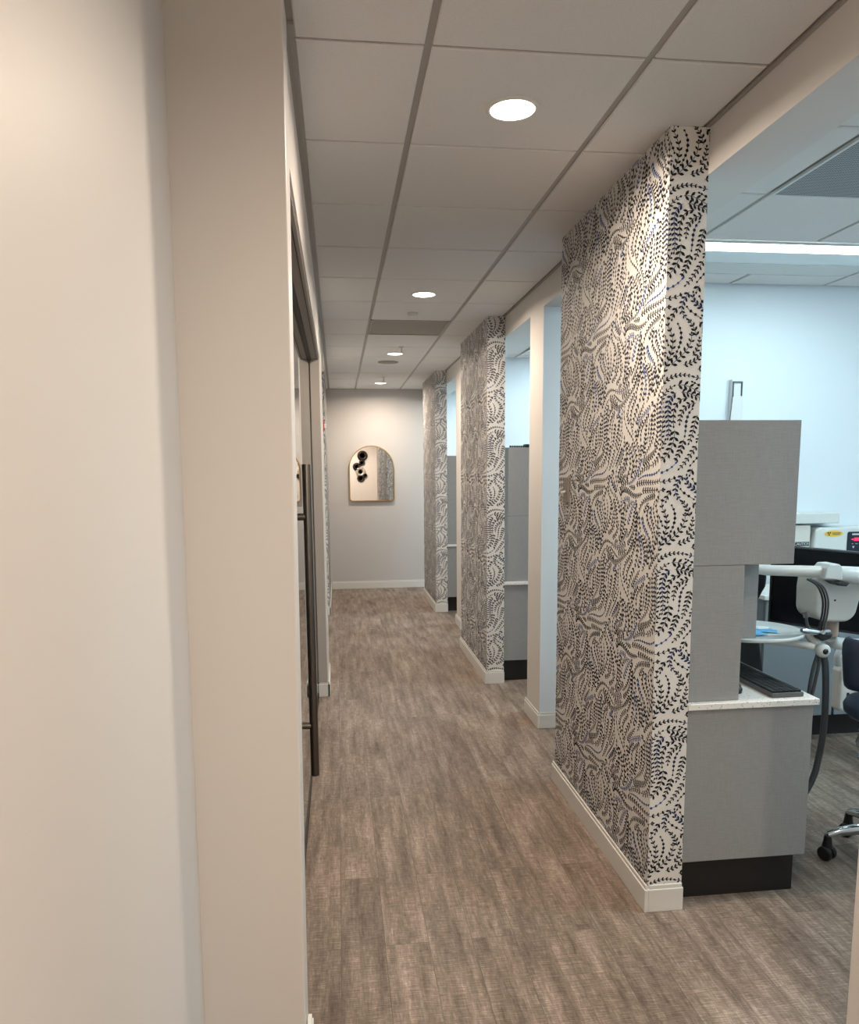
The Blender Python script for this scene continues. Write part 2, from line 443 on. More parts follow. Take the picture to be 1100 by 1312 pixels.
def paper_face(m, u0, u1, v0, v1, uo, place):
    """tile the printed sprigs over the rectangle; place(u,v) -> xyz"""
    for ti in range(math.floor((u0+uo)/PW)-1, math.ceil((u1+uo)/PW)+1):
        for tj in range(math.floor(v0/PH)-1, math.ceil(v1/PH)+1):
            for poly, mi in SPRIGS:
                pts = [(x+ti*PW-uo, y+tj*PH) for x, y in poly]
                us = [p[0] for p in pts]; vs_ = [p[1] for p in pts]
                if max(us) < u0 or min(us) > u1 or max(vs_) < v0 or min(vs_) > v1: continue
                pts = [(min(max(p[0],u0),u1), min(max(p[1],v0),v1)) for p in pts]
                m.add([place(*p) for p in pts], [tuple(range(len(pts)))], mi)
def pier_mesh(x0, x1, L, zt):
    m = MB(); m.box(x0, x1, 0, L, 0, zt, 0); e = .0006
    paper_face(m, 0, L, .1, zt, .11, lambda u, v: (x0-e, L-u, v))
    paper_face(m, 0, x1-x0, .1, zt, .23, lambda u, v: (x0+u, -e, v))
    paper_face(m, 0, x1-x0, .1, zt, .31, lambda u, v: (x1-u, L+e, v))
    return m
PIERX = 1.105; PL = 1.215
pm = pier_mesh(PIERX, RW, PL, CEIL-.001)
pier = pm.build('wall_pier', [PAPER, INK, INK2, INK3], kind='structure', origin=(0,0,0), rnorm=False,
                label='nearest pier papered with navy leaf sprigs, right side of the corridor')
pier.location = (0, 2.524, 0)
PY = [2.524, 5.601, 8.625]
for y, w in ((5.601, 'middle pier papered with navy leaf sprigs, right side of the corridor'), (8.57, 'farthest pier papered with navy leaf sprigs, beside the end wall'), (-.505, 'papered pier behind the camera')):
    c = pier.copy(); COL.objects.link(c); c.location = (0, y, 0); c['label'] = w
    if y == 8.57: c.location.y = 8.625
for y, w in ((2.524, 'nearest'), (5.601, 'middle'), (8.625, 'farthest'), (-.505, 'unseen')):
    baseboard('baseboard_pier', [(PIERX-b, PIERX, y-b, y+PL+b), (PIERX, RW+.002, y-b, y), (PIERX, RW+.002, y+PL, y+PL+b)],
              'white baseboard around the foot of the %s papered pier' % w if w != 'unseen' else 'white baseboard of the pier behind the camera')
m = MB(); m.box(-.36, -.128, 8.63, 10.58, 0, CEIL+.008, 0)
paper_face(m, 0, 1.94, .1, CEIL, .2, lambda u, v: (-.128+.0006, 8.635+u, v))
paper_face(m, 0, .05, .1, CEIL, .1, lambda u, v: (-.178+u, 8.63-.0006, v))
m.build('wall_left_papered', [PAPER, INK, INK2, INK3], kind='structure', rnorm=False, label='papered wall section on the left near the far end')
# corner post between P3 and far wall: the last bay opening is closed by the header only

# ------------------------------------------------------------------ ceiling fittings
def downlight(x, y, label):
    t = thing('downlight', (x, y, CEIL), label, 'ceiling light', 'recessed downlights along the corridor ceiling')
    MB().lathe([(.069,.001),(.071,-.006),(.080,-.005),(.084,-.001),(.084,.003)], (x,y,CEIL), n=48).build('trim_ring', TRIM, t)
    MB().lathe([(.0695,.000),(.0695,-.004),(.060,-.0052),(0.0001,-.0056)], (x,y,CEIL), n=48).build('lens', LENSW, t)
    return t
DL = [(.564, 2.465, 'round recessed downlight nearest the camera, the largest one'), (.569, 4.955, 'second round downlight, just before the small ceiling sensor'),
      (.569, 7.41, 'third round downlight, between the sprinkler and the speaker'), (.566, 9.84, 'farthest round downlight, nearest the end wall'),
      (.72, .85, 'round downlight beside the camera'), (.25, -1.2, 'unseen round downlight behind the camera, added to brighten the left wall return')]  # rear one is added, outside the visible row, to brighten the left return
for x, y, l in DL: downlight(x, y, l)
MB().lathe([(.036,0),(.036,-.012),(.032,-.022),(.001,-.024)], (.556,5.54,CEIL+.001), n=32).build('occupancy_sensor', TRIM, label='small white round sensor on the ceiling before the dark vent', cat='sensor')
t = thing('return_air_vent', (GX+T/2, GY+6.5*T, CEIL), 'square darker air vent panel set in the corridor ceiling', 'vent')
MB().box(vent[0]+.011, vent[1]-.011, vent[2]+.01, vent[3]-.01, CEIL+.002, CEIL+.006).build('perforated_panel', VENT, t)
fr = MB()
fr.box(vent[0]+.008, vent[1]-.008, vent[2]+.005, vent[2]+.02, CEIL-.002, CEIL+.006).box(vent[0]+.008, vent[1]-.008, vent[3]-.02, vent[3]-.005, CEIL-.002, CEIL+.006)
fr.box(vent[0]+.008, vent[0]+.02, vent[2]+.005, vent[3]-.005, CEIL-.002, CEIL+.006).box(vent[1]-.02, vent[1]-.008, vent[2]+.005, vent[3]-.005, CEIL-.002, CEIL+.006)
fr.build('frame', GRID, t)
MB().lathe([(.105,.001),(.105,-.004),(.098,-.008),(.001,-.008)], (.54,7.98,CEIL), n=40).build('ceiling_speaker', VENT, label='round grey speaker grille in the ceiling between the far downlights', cat='speaker')
for (x, y, w) in ((.60, 7.02, 'sprinkler head just before the third downlight'), (.57, 9.25, 'sprinkler head just before the farthest downlight')):
    t = thing('sprinkler_head', (x,y,CEIL), w, 'sprinkler', 'ceiling sprinklers')
    MB().lathe([(.03,.001),(.03,-.004),(.012,-.008)], (x,y,CEIL), n=20).build('escutcheon', STEEL, t)
    MB().tube([(x,y,CEIL-.005),(x,y,CEIL-.05)], .006, 8).build('stem', STEEL, t)
    MB().lathe([(.022,-.050),(.022,-.052),(.001,-.052)], (x,y,CEIL), n=20).build('deflector', STEEL, t)
# operatory ceiling lights and grille
for k, (y0, y1, off) in enumerate(BAYS):
    gy = 3.09+off+T
    w = ('behind the camera', 'in the nearest treatment bay', 'in the middle treatment bay', 'in the farthest treatment bay')[k]
    t = thing('linear_ceiling_light', (OPX+T, gy+.2, CEIL), 'long white ceiling light ' + w, 'ceiling light', 'linear lights over the treatment bays')
    x0, x1 = OPX+.012, OPX+2*T-.012
    MB().box(x0, x1, gy+.022, gy+.16, CEIL-.004, CEIL+.004).build('lens', LENSC, t)
    MB().box(x0, x1, gy+.16, gy+.375, CEIL-.002, CEIL+.004).build('reflector', LENSP, t)
    m = MB(); m.box(x0, x1, gy+.008, gy+.022, CEIL-.006, CEIL+.004).box(x0, x1, gy+.375, gy+.39, CEIL-.006, CEIL+.004)
    m.box(x0, x0+.01, gy+.02, gy+.375, CEIL-.006, CEIL+.004).box(x1-.01, x1, gy+.02, gy+.375, CEIL-.006, CEIL+.004)
    m.box(x0, x1, gy+.39, gy+T-.01, CEIL, CEIL+.004)
    m.build('housing', WHITE, t)
for k, (y0, y1, off) in enumerate(BAYS):
    if not k: continue
    y = 3.09+off-2*T
    t = thing('panel_ceiling_light', (OPX+3*T, y+T/2, CEIL), 'square edged white panel light deep inside the %s treatment bay' % ('', 'nearest', 'middle', 'farthest')[k], 'ceiling light', 'panel lights over the treatment bays')
    MB().box(OPX+2*T+.02, OPX+4*T-.02, y+.02, y+T-.02, CEIL-.006, CEIL+.002).build('lens', LENSC, t)
    m = MB(); m.box(OPX+2*T+.005, OPX+4*T-.005, y+.005, y+.02, CEIL-.009, CEIL+.002).box(OPX+2*T+.005, OPX+4*T-.005, y+T-.02, y+T-.005, CEIL-.009, CEIL+.002)
    m.box(OPX+2*T+.005, OPX+2*T+.02, y+.02, y+T-.02, CEIL-.009, CEIL+.002).box(OPX+4*T-.02, OPX+4*T-.005, y+.02, y+T-.02, CEIL-.009, CEIL+.002)
    m.build('frame', WHITE, t)
t = thing('ceiling_grille', (OPX+T/2, 3.09-T/2, CEIL), 'large dark perforated grille in the treatment bay ceiling, top right', 'vent')
MB().box(OPX+.013, OPX+T-.02, 3.09-T+.02, 3.09-.015, CEIL-.004, CEIL+.004).build('perforated_panel', GRILLE, t)
m = MB(); gg = (OPX+.004, OPX+T-.004, 3.09-T+.004, 3.09-.004); z0, z1 = CEIL-.007, CEIL+.004
m.box(gg[0], gg[0]+.010, gg[2], gg[3], z0, z1).box(gg[1]-.02, gg[1], gg[2], gg[3], z0, z1).box(gg[0]+.010, gg[1]-.02, gg[2], gg[2]+.02, z0, z1).box(gg[0]+.010, gg[1]-.02, gg[3]-.012, gg[3], z0, z1)
m.build('frame', WHITE, t)

# ------------------------------------------------------------------ sliding glass door on the left
t = thing('sliding_glass_door', (-.179, 3.8, 0), 'clear glass sliding door with a long vertical pull, left side of the corridor', 'door')
MB().box(-.187, -.177, 2.3, 5.42, .03, 2.40).build('glass_panel', GLASS, t, origin=(0,0,0))
MB().box(-.192, -.172, 2.3, 5.42, .008, .035).build('bottom_rail', TRACK, t)
m = MB(); ly = 3.07
hb = MB().tube([(-.123,ly,.375),(-.123,ly,.38),(-.123,ly,1.660),(-.123,ly,1.663)], [.0165,.0175,.0175,.0165], 24).build('handle_bar', NICKEL, t)
for z in (1.455, .59):
    MB().tube([(-.1765,ly,z),(-.130,ly,z)], .0145, 16).build('standoff', NICKEL, t)
t = thing('door_track', (-.16, 3.8, 2.41), 'black overhead track of the glass door under the header', 'track')
MB().box(-.196, -.163, 2.085, 5.448, 2.392, 2.413).build('rail', TRACK, t)
m = MB(); m.box(-.216, -.197, 2.085, 5.448, 2.405, 2.4145).box(-.162, -.112, 2.085, 5.448, 2.405, 2.4145)
m.build('liner', ALU, t)
MB().box(-.128, -.125, 2.085, 5.448, 2.401, 2.4048).build('seal', TRACK, t)
jm = MB(); jm.box(-.217, -.186, 5.435, 5.4495, 0, 2.405).box(-.172, -.110, 5.435, 5.4495, .112, 2.405).box(-.186, -.172, 5.444, 5.4495, 0, 2.405, 1)
jm.build('door_jamb', [ALU, ALUD], kind='structure', label='taupe door jamb closing the far side of the glass door')
MB().box(-.1079, -.102, 5.452, 5.99, .112, 2.60).build('trim_3', TRIM, kind='structure', label='pale casing strip beside the door jamb')

# fire alarm on the left wall
t = thing('fire_alarm_strobe', (-.164, 8.3, 2.06), 'small red fire alarm with a clear strobe on the left wall', 'alarm')
MB().box(-.165, -.132, 8.24, 8.36, 2.055, 2.18).build('housing', RED, t, bevel=.004)
MB().box(-.132, -.112, 8.27, 8.33, 2.09, 2.14).build('strobe_lens', mat('strobe_clear', (.8,.75,.76), .1), t, bevel=.006)

# ------------------------------------------------------------------ arched mirror
t = thing('arched_mirror', (.466, 10.57, 1.222), 'arched mirror with a thin gold frame on the far wall', 'mirror')
cx, w, zb, zt = .466, .31, 1.222, 1.982
def archpoly(inset):
    ww = w-inset; zc = zt-w; r = .035
    pts = arc(cx-ww+r, zb+inset+r, r, 180, 270, 5) + arc(cx+ww-r, zb+inset+r, r, 270, 360, 5) + arc(cx, zc, ww, 0, 180, 40)
    return pts
MB().prism(archpoly(.008), 'y', 10.553, 10.5785).build('glass', MIRROR, t)
o_, i_ = archpoly(0), archpoly(.011); m = MB(); n = len(o_)
vs = [(x,10.548,z) for x,z in o_] + [(x,10.548,z) for x,z in i_] + [(x,10.579,z) for x,z in o_] + [(x,10.579,z) for x,z in i_]
fs = []
for k in range(n):
    q = (k+1)%n; fs += [(k,q,n+q,n+k), (k,2*n+k,2*n+q,q), (n+k,n+q,3*n+q,3*n+k), (2*n+k,3*n+k,3*n+q,2*n+q)]
m.add(vs, fs); m.build('frame', GOLD, t)

# ring sculpture on the wall behind the camera (seen in the mirror)
t = thing('ring_wall_sculpture', (.66, -2.28, 1.4), 'dark metal ring wall sculpture seen reflected in the arched mirror', 'wall art')
for (x, z, r, mm) in ((.76,2.10,.155,DARKART),(.74,1.89,.09,DARKART),(.58,1.77,.12,DARKART),(.69,1.62,.15,COPPER),(.70,1.42,.115,DARKART),(.83,1.50,.07,DARKART)):
    MB().lathe([(r*.42,0),(r*.42,.03),(r*.7,.055),(r,.03),(r,.0)], (x,-2.299,z), 'y', 28).build('ring', mm, t)

# small switch on the nearest pier
t = thing('wall_switch', (1.1, 3.6, 1.49), 'small dark edged switch plate on the nearest papered pier', 'switch')
MB().box(PIERX-.012, PIERX-.0015, 3.55, 3.625, 1.475, 1.595).build('plate', ALUD, t, bevel=.002)
MB().tube([(PIERX-.012,3.59,1.528),(PIERX-.034,3.59,1.523)], .006, 12).build('toggle', WHITE, t)

# ------------------------------------------------------------------ side console: cabinets on the back of each pier
def console(dy, which):
    g = 'grey cabinet units behind the papered piers'
    y0 = 2.55+dy
    t = thing('upper_cabinet', (1.45, y0, 1.288), 'boxy grey laminate upper cabinet behind the %s papered pier' % which, 'cabinet', 'grey upper cabinets')
    MB().box(RW+.002, 1.633, y0, y0+1.15, 1.289, 1.801).build('body', LAM, t, bevel=.002)
    MB().box(1.4465, 1.612, y0+.19, y0+1.12, .972, 1.288).build('lower_compartment', LAM, t, bevel=.002)
    MB().box(1.636, 1.652, y0+.04, y0+.57, 1.30, 1.79).build('door', LAM, t, bevel=.002)
    MB().box(1.636, 1.654, y0+.58, y0+1.14, 1.30, 1.79).build('door', LAM, t, bevel=.002)
    MB().box(RW+.002, 1.445, y0, y0+1.15, .788, 1.288).build('tower_cabinet', LAM, label='tall narrow grey cabinet between counter and upper cabinet, behind the %s pier' % which, cat='cabinet', group='grey tower cabinets', bevel=.0015)
    t = thing('base_cabinet', (1.45, y0-.02, 0), 'grey laminate base cabinet with black toe kick behind the %s pier' % which, 'cabinet', 'grey base cabinets')
    MB().box(RW+.002, 1.736, y0-.01, y0+1.2, .170, .763).build('body', LAM, t, bevel=.002)
    MB().box(RW+.016, 1.722, y0+.04, y0+1.16, 0, .1695).build('toe_kick', KICK, t)
    for k in range(2):
        d = MB().box(1.7365, 1.750, y0+.04+k*.58, y0+.59+k*.58, .18, .75).build('door', LAM, t, bevel=.002)
        MB().tube([(1.757,y0+.55+k*.12,.55),(1.757,y0+.55+k*.12,.68)], .005, 8).build('handle', STEEL, d)
    MB().box(RW+.002, 1.748, y0-.028, y0+1.23, .764, .787).build('countertop', QUARTZ, label='white speckled quartz countertop on the base cabinet behind the %s pier' % which, cat='countertop', group='white quartz countertops', bevel=.002)
console(0, 'nearest'); console(3.085, 'middle'); console(6.10, 'farthest')

# keyboard on the nearest counter (rotated so its near corner sits close to the counter front)
t = thing('computer_keyboard', (1.60, 2.75, .7885), 'black computer keyboard lying on the nearest white counter', 'keyboard')
def rotbox(m, c, ux, x0, x1, y0, y1, z0, z1, mi=0):
    ux = Vector((*ux, 0)).normalized(); uy = Vector((-ux.y, ux.x, 0)); c = Vector(c); vs = []
    for z in (z0, z1):
        for (a, d) in ((x0,y0),(x1,y0),(x1,y1),(x0,y1)): vs.append(c + ux*a + uy*d + Vector((0,0,z)))
    m.add(vs, [(0,3,2,1),(4,5,6,7),(0,1,5,4),(1,2,6,5),(2,3,7,6),(3,0,4,7)], mi)
kc = (1.590, 2.553, .788); kd = (-.02, 1.0)       # along the keyboard's length, +y' points to -x
m = MB(); rotbox(m, kc, kd, 0, .44, -.115, .012, 0, .016); m.build('base', mat('keyboard_grey', (.10,.10,.105), .4), t, bevel=.002)
keys = MB()
for r in range(5):
    for c_ in range(22):
        rotbox(keys, kc, kd, .01+c_*.0192, .01+c_*.0192+.0165, -.110+r*.0235, -.110+r*.0235+.0205, .016, .0225)
keys.build('keys', KEYC, t)
t = thing('computer_mouse', (1.50, 2.67, .788), 'black mouse peeking out beside the narrow grey tower cabinet', 'mouse')
MB().lathe([(.03,0),(.031,.012),(.025,.026),(.012,.032),(.001,.033)], (1.486,2.67,.788), n=20, sy=1.6).build('shell', BLACK, t)

# small things on the middle upper cabinet and its counter
t = thing('black_case', (1.45, 5.68, 1.802), 'flat black case lying on the middle upper cabinet', 'case')
MB().box(1.405, 1.483, 5.637, 5.72, 1.8025, 1.826).build('body', BLACK, t, bevel=.004)
for k in range(7):
    MB().prism([(1.285+k*.0165,1.8022),(1.297+k*.0165,1.8022),(1.295+k*.0165,1.816),(1.288+k*.0165,1.816)], 'y', 5.638, 5.665).build('binder_clip', BLACK,
        label='tiny black clip in a row on the middle upper cabinet', cat='clip', group='row of black clips on the middle upper cabinet', bevel=.001)
for k, (z0, z1, c, l) in enumerate(((.873,.92,BLACK,'dark book standing in the stack'), (.80,.873,BOOKW,'white binder lying on the middle counter'))): pass
bk = [(.8515-.0630, .841, BOOKW, 'lowest white binder in the stack on the middle counter'), (.842, .856, BLACK, 'black slim folder above the lowest white binder on the middle counter'),
      (.857, .868, BOOKW, 'thin white folder in the middle of the stack on the middle counter'), (.869, .884, BLACK, 'black slim folder under the top white box on the middle counter'),
      (.885, .968, BOOKW, 'white box on top of the stack on the middle counter')]
for z0, z1, mm, l in bk:
    MB().box(1.452, 1.60, 5.68, 5.92, z0, z1).build('folder' if mm is BLACK else 'binder', mm, label=l, cat='folder', group='stack of folders on the middle counter', bevel=.001)

# ------------------------------------------------------------------ far cabinets of the nearest bay
def far_cabs():
    t = thing('storage_cabinet', (2.7, 4.13, 0), 'low grey cabinet with door against the back of the nearest bay', 'cabinet')
    MB().box(2.47, 2.932, 4.13, 4.545, .147, .868).build('body', LAMD, t, bevel=.002)
    d = MB().box(2.473, 2.929, 4.112, 4.129, .15, .865).build('door', LAMD, t, bevel=.002)
    MB().box(2.48, 2.932, 4.19, 4.54, 0, .1465).build('toe_kick', KICK, t)
    t = thing('drawer_cabinet', (3.3, 4.13, 0), 'low grey drawer cabinet against the back of the nearest bay', 'cabinet')
    MB().box(2.942, 3.9, 4.13, 4.545, .147, .868).build('body', BLACK, t)
    for (z0, z1) in ((.15,.322),(.333,.452),(.463,.581),(.592,.74),(.75,.865)):
        MB().box(2.945, 3.895, 4.112, 4.129, z0, z1).build('drawer', LAMD, t, bevel=.002)
    MB().box(2.942, 3.9, 4.19, 4.54, 0, .1465).build('toe_kick', KICK, t)
    MB().box(2.45, 3.92, 4.09, 4.547, .869, .894).build('countertop', QUARTZ, label='white countertop over the grey cabinets at the back of the nearest bay', cat='countertop', bevel=.002)
far_cabs()

# x-ray control boxes on the partition wall
def textobj(body, size, loc, m, parent, name, rx=90):
    c = bpy.data.curves.new(name, 'FONT'); c.body = body; c.size = size; c.extrude = .0005; c.align_x = 'CENTER'; c.align_y = 'CENTER'
    c.materials.append(m); tmp = bpy.data.objects.new(name, c); COL.objects.link(tmp)
    me = bpy.data.meshes.new_from_object(tmp.evaluated_get(bpy.context.evaluated_depsgraph_get())); bpy.data.objects.remove(tmp); bpy.data.curves.remove(c)
    o = bpy.data.objects.new(name, me); COL.objects.link(o); o.parent = parent
    o.location = Vector(loc) - parent.location; o.rotation_euler = (R(rx), 0, 0); return o
t = thing('xray_arm_mount', (2.95, 4.5, 1.28), 'long white wall bar above the x-ray control boxes', 'wall mount')
MB().box(2.70, 3.107, 4.40, 4.548, 1.287, 1.352).build('body', WHITE, t, bevel=.006)
t = thing('xray_power_box', (2.85, 4.45, 1.09), 'white x-ray power box with a caution sign, half behind the upper cabinet', 'control box')
MB().box(2.66, 2.932, 4.42, 4.548, 1.085, 1.277).build('housing', CREAM, t, bevel=.008)
s = MB().box(2.818, 2.926, 4.4175, 4.4195, 1.126, 1.176).build('caution_sign', WHITE, t)
MB().box(2.828, 2.922, 4.4165, 4.4174, 1.147, 1.173).build('sign_band', BLACK, t)
textobj('CAUTION', .023, (2.875, 4.4160, 1.1602), WHITE, t, 'sign_lettering')
t = thing('xray_control_panel', (3.15, 4.42, 1.07), 'white x-ray control box with yellow sticker and dark red-lit panel', 'control box')
MB().prism([(2.935,1.07),(3.42,1.07),(3.42,1.262),(2.985,1.262),(2.968,1.258),(2.955,1.245)], 'y', 4.40, 4.55).build('housing', WHITE, t, bevel=.012, seg=3)
st = MB().prism([(3.072+.062*cos(k*pi/12), 1.2235+.0185*sin(k*pi/12)) for k in range(24)], 'y', 4.3975, 4.3995).build('radiation_sticker', YEL, t)
m = MB()
for k in range(3):
    a = pi/2+k*2*pi/3+pi; m.prism([(3.040,1.224)] + arc(3.040, 1.224, .0125, math.degrees(a)-28, math.degrees(a)+28, 6), 'y', 4.396, 4.3974)
m.build('radiation_symbol', BLACK, t)
m = MB(); m.box(3.060, 3.118, 4.3965, 4.3974, 1.2245, 1.2285).box(3.064, 3.112, 4.3965, 4.3974, 1.2165, 1.2200).build('sticker_lines', BLACK, t)
MB().prism(rrect(3.165, 3.40, 1.082, 1.233, .012), 'y', 4.396, 4.3995).build('control_face', mat('navy_panel', (.006,.012,.028), .3), t)
MB().box(3.21, 3.26, 4.3945, 4.3958, 1.175, 1.195).build('red_display', REDL, t)
MB().prism([(3.188,1.185),(3.205,1.179),(3.205,1.191)], 'y', 4.3945, 4.3958).build('red_arrow', REDL, t)
for mm in (MB().box(3.195, 3.25, 4.3945, 4.3958, 1.212, 1.221), MB().box(3.195, 3.207, 4.3945, 4.3958, 1.156, 1.158), MB().box(3.22, 3.236, 4.3945, 4.3958, 1.156, 1.158)):
    mm.build('white_mark', WHITE, t)
MB().prism([(3.20,1.142),(3.215,1.142),(3.2075,1.128)], 'y', 4.3945, 4.3958).build('arrow_mark', WHITE, t)
# wall bracket above the upper cabinet
t = thing('wall_bracket', (2.45, 4.52, 1.2), 'slim white wall bracket rising above the nearest upper cabinet', 'bracket')
MB().box(2.418, 2.492, 4.515, 4.549, 1.45, 2.176).build('channel', WHITE, t, bevel=.002)
m = MB(); m.box(2.423, 2.428, 4.506, 4.516, 2.07, 2.160).box(2.423, 2.484, 4.506, 4.516, 2.156, 2.162).box(2.479, 2.484, 4.506, 4.516, 2.075, 2.156)
m.build('clip', mat('slate', (.06,.09,.10), .5), t)
MB().tube(smooth_path([(2.423,4.51,2.07),(2.418,4.51,2.0),(2.41,4.51,1.9),(2.40,4.51,1.7),(2.41,4.51,1.45)]), .0028, 8).build('cord', HOSE, t)

# ------------------------------------------------------------------ dental delivery unit
t = thing('computer_monitor', (2.30, 3.4, .8), 'large black computer monitor behind the white delivery arm', 'monitor')
def tilted(m, pts, d):
    vs = [(x,y,z) for x,y,z in pts] + [(x+d[0],y+d[1],z+d[2]) for x,y,z in pts]
    m.add(vs, [(0,1,2,3),(7,6,5,4),(0,4,5,1),(1,5,6,2),(2,6,7,3),(3,7,4,0)])
MON = [(2.058,3.40,.890),(2.60,3.36,.806),(2.60,3.36,1.218),(2.058,3.40,1.272)]
m = MB(); tilted(m, MON, (.012,.018,0)); m.build('housing', BLACK, t, bevel=.004)
sc = [(2.070,3.398,.902),(2.585,3.360,.822),(2.585,3.360,1.208),(2.070,3.398,1.260)]
m = MB(); tilted(m, [(x,y-.0025,z) for x,y,z in sc], (0,.002,0)); m.build('screen', SCREEN, t)
MB().tube(smooth_path([(2.45,3.42,1.03),(2.78,3.50,.98),(2.83,3.52,.6),(2.83,3.52,.03)]), .018, 12).build('stand_post', BLACK, t)
MB().lathe([(.05,0),(.05,.015),(.03,.03)], (2.83,3.52,0), n=32).build('base', BLACK, t)

t = thing('operator_chair', (2.0, 3.6, 0), 'black high-back chair mostly hidden behind the nearest cabinets', 'chair')
prof = [(2.15,.53),(2.168,.56),(2.160,.60),(2.143,.70),(2.126,.78),(2.113,.86),(2.112,.943),(2.119,.975),(2.136,1.007),(2.152,1.035),(2.156,1.08),(2.150,1.12),(2.120,1.16),(2.06,1.19),(1.95,1.22),(1.88,1.16),(1.87,1.0),(1.90,.85),(1.86,.7),(1.88,.58)]
MB().prism(prof, 'y', 3.58, 3.66).build('backrest', BLACK, t, bevel=.02, seg=3)
MB().prism(rrect(1.80,2.22,3.62,4.04,.08), 'z', .46, .54).build('seat', BLACK, t, bevel=.02, seg=3)
MB().tube([(2.0,3.83,.46),(2.0,3.83,.08)], .03, 12).build('gas_stem', BLACK, t)
for k in range(5):
    a = 2*pi*k/5; MB().tube([(2.0,3.83,.1),(2.0+.26*cos(a),3.83+.26*sin(a),.06)], [.025,.014], 8).build('leg', BLACK, t)
    MB().lathe([(.028,-.018),(.028,.018)], (2.0+.26*cos(a),3.83+.26*sin(a),.028), 'x', 16).build('caster', BLACK, t)

t = thing('instrument_tray', (1.72, 3.0, .88), 'round white instrument tray on a short arm beside the counter', 'tray')
m = MB(); n = 56; tx, ty, ta, tb = 1.718, 3.0, .235, .212
m.lathe([(.90,0),(1.0,.004),(1.0,.016),(.975,.018),(.955,.010),(.001,.010)], (tx,ty,.934), n=n)
m.v = [((x-tx)*ta+tx, (y-ty)*tb+ty, z) for x,y,z in m.v]
m.build('tray_top', WHITE, t)
MB().tube(smooth_path([(1.74,2.95,.918),(1.82,2.93,.910),(1.90,2.91,.900),(1.96,2.89,.890)]), .015, 12).build('support_arm', CREAM, t)
for k,(x,y,a,mm,l) in enumerate(((1.70,2.91,.3,PAPERW,'blue printed leaflet lying folded on the round white tray'),(1.785,2.97,-.5,PAPERW,'second blue leaflet, nearest the tray rim, on the white tray'),(1.80,3.03,.9,SHEET,'white sheet under the leaflets on the round tray'))):
    m = MB(); rotbox(m, (x,y,.9443+(2-k)*.003), (cos(a),sin(a)), -.05, .05, -.03, .03, 0, .0015)
    rotbox(m, (x+.01,y+.008,.9460+(2-k)*.003), (cos(a+.5),sin(a+.5)), -.03, .035, -.02, .02, 0, .001)
    m.build('leaflet' if k<2 else 'paper_sheet', mm, label=l, cat='paper', group='papers on the tray')

t = thing('dental_delivery_unit', (2.15, 3.05, 0), 'white dental delivery arm with rounded head and hanging hoses', 'dental unit')
MB().tube([(1.66,3.0,1.222),(1.80,3.0,1.203),(1.95,3.0,1.196),(2.08,3.0,1.188)], [.020,.022,.024,.026], 20).build('arm', CREAM, t)
MB().prism([(2.035,1.165),(2.12,1.158),(2.115,1.215),(2.10,1.228),(2.055,1.228),(2.04,1.21)], 'y', 2.955, 3.045).build('joint_block', WHITE, t, bevel=.006)
MB().tube([(2.12,3.0,1.178),(2.14,3.0,1.177),(2.20,3.0,1.172),(2.40,3.0,1.162)], [.028,.036,.037,.037], 24).build('joint_cylinder', WHITE, t)
MB().prism([(2.088,1.150),(2.165,1.143),(2.15,1.128),(2.115,1.132)], 'y', 2.97, 3.04).build('joint_shadow_gap', BLACK, t, bevel=.003)
head = [(2.070,1.165)] + [(2.063,1.10)] + arc(2.125, 1.020, .060, 180, 262, 8) + [(2.16,.956)] + arc(2.205, 1.018, .062, 270, 350, 8) + [(2.285,1.10),(2.290,1.165)]
MB().prism(head, 'y', 3.05, 3.20).build('head', CREAM, t, bevel=.012, seg=4)
MB().lathe([(.0045,-.002),(.0045,.001)], (2.155,3.049,1.055), 'y', 12).build('screw', BLACK, t)
MB().tube([(2.19,3.12,.965),(2.19,3.12,.88)], .034, 20).build('stem', mat('tan_plastic', (.42,.32,.26), .4), t)
MB().tube(smooth_path([(2.19,3.12,.88),(2.35,3.3,.80),(2.7,3.55,.72),(2.95,3.75,.68)]), .03, 12).build('lower_arm', WHITE, t)
MB().tube([(2.97,3.56,.72),(2.97,3.56,.03)], .035, 16).build('post', WHITE, t)
MB().lathe([(.11,0),(.11,.02),(.06,.04)], (2.97,3.50,0), n=32).build('base', WHITE, t)
for k, dx in enumerate((-.012, .0, .012)):
    MB().tube(smooth_path([(1.945+dx*.6,2.93,1.172),(1.985+dx,2.91,1.145),(2.006+dx,2.9,1.09),(2.008+dx,2.9,1.03),(1.998+dx,2.9,.97),(1.994+dx,2.9,.93)]), .0042, 8).build('cable', BLACK if k != 2 else HOSE, t)
MB().tube(smooth_path([(1.925,2.9,1.02),(1.93,2.9,.99),(1.945,2.9,.965),(1.975,2.9,.95)]), [.006]*18+[.006], 8).build('syringe_tube', HOSE, t)
MB().tube([(1.918,2.9,1.04),(1.926,2.9,1.015)], [.012,.011], 14).build('syringe_head', mat('dark_grey_plastic', (.12,.11,.105), .4), t)
hp = MB(); hp.tube([(1.882,2.86,.968),(1.90,2.865,.966),(1.96,2.88,.955),(1.985,2.885,.950)], [.008,.013,.013,.009], 16); hp.build('handpiece', CHROME, t)
MB().tube([(1.985,2.87,.956),(2.018,2.89,.953),(2.03,2.895,.951)], [.010,.011,.008], 14).build('handpiece', CHROME, t)
MB().prism([(1.965,.945),(2.035,.945),(2.025,.925),(1.99,.915),(1.97,.928)], 'y', 2.875, 2.925).build('instrument_holder', BLACK, t, bevel=.004)
MB().tube([(1.955,2.93,.945),(1.995,2.92,.885)], [.020,.020], 16).build('holder_arm', WHITE, t)
MB().lathe([(.018,-.016),(.029,-.008),(.029,.012),(.022,.020)], (2.0,2.885,.873), 'y', 28).build('swivel_knob', WHITE, t)
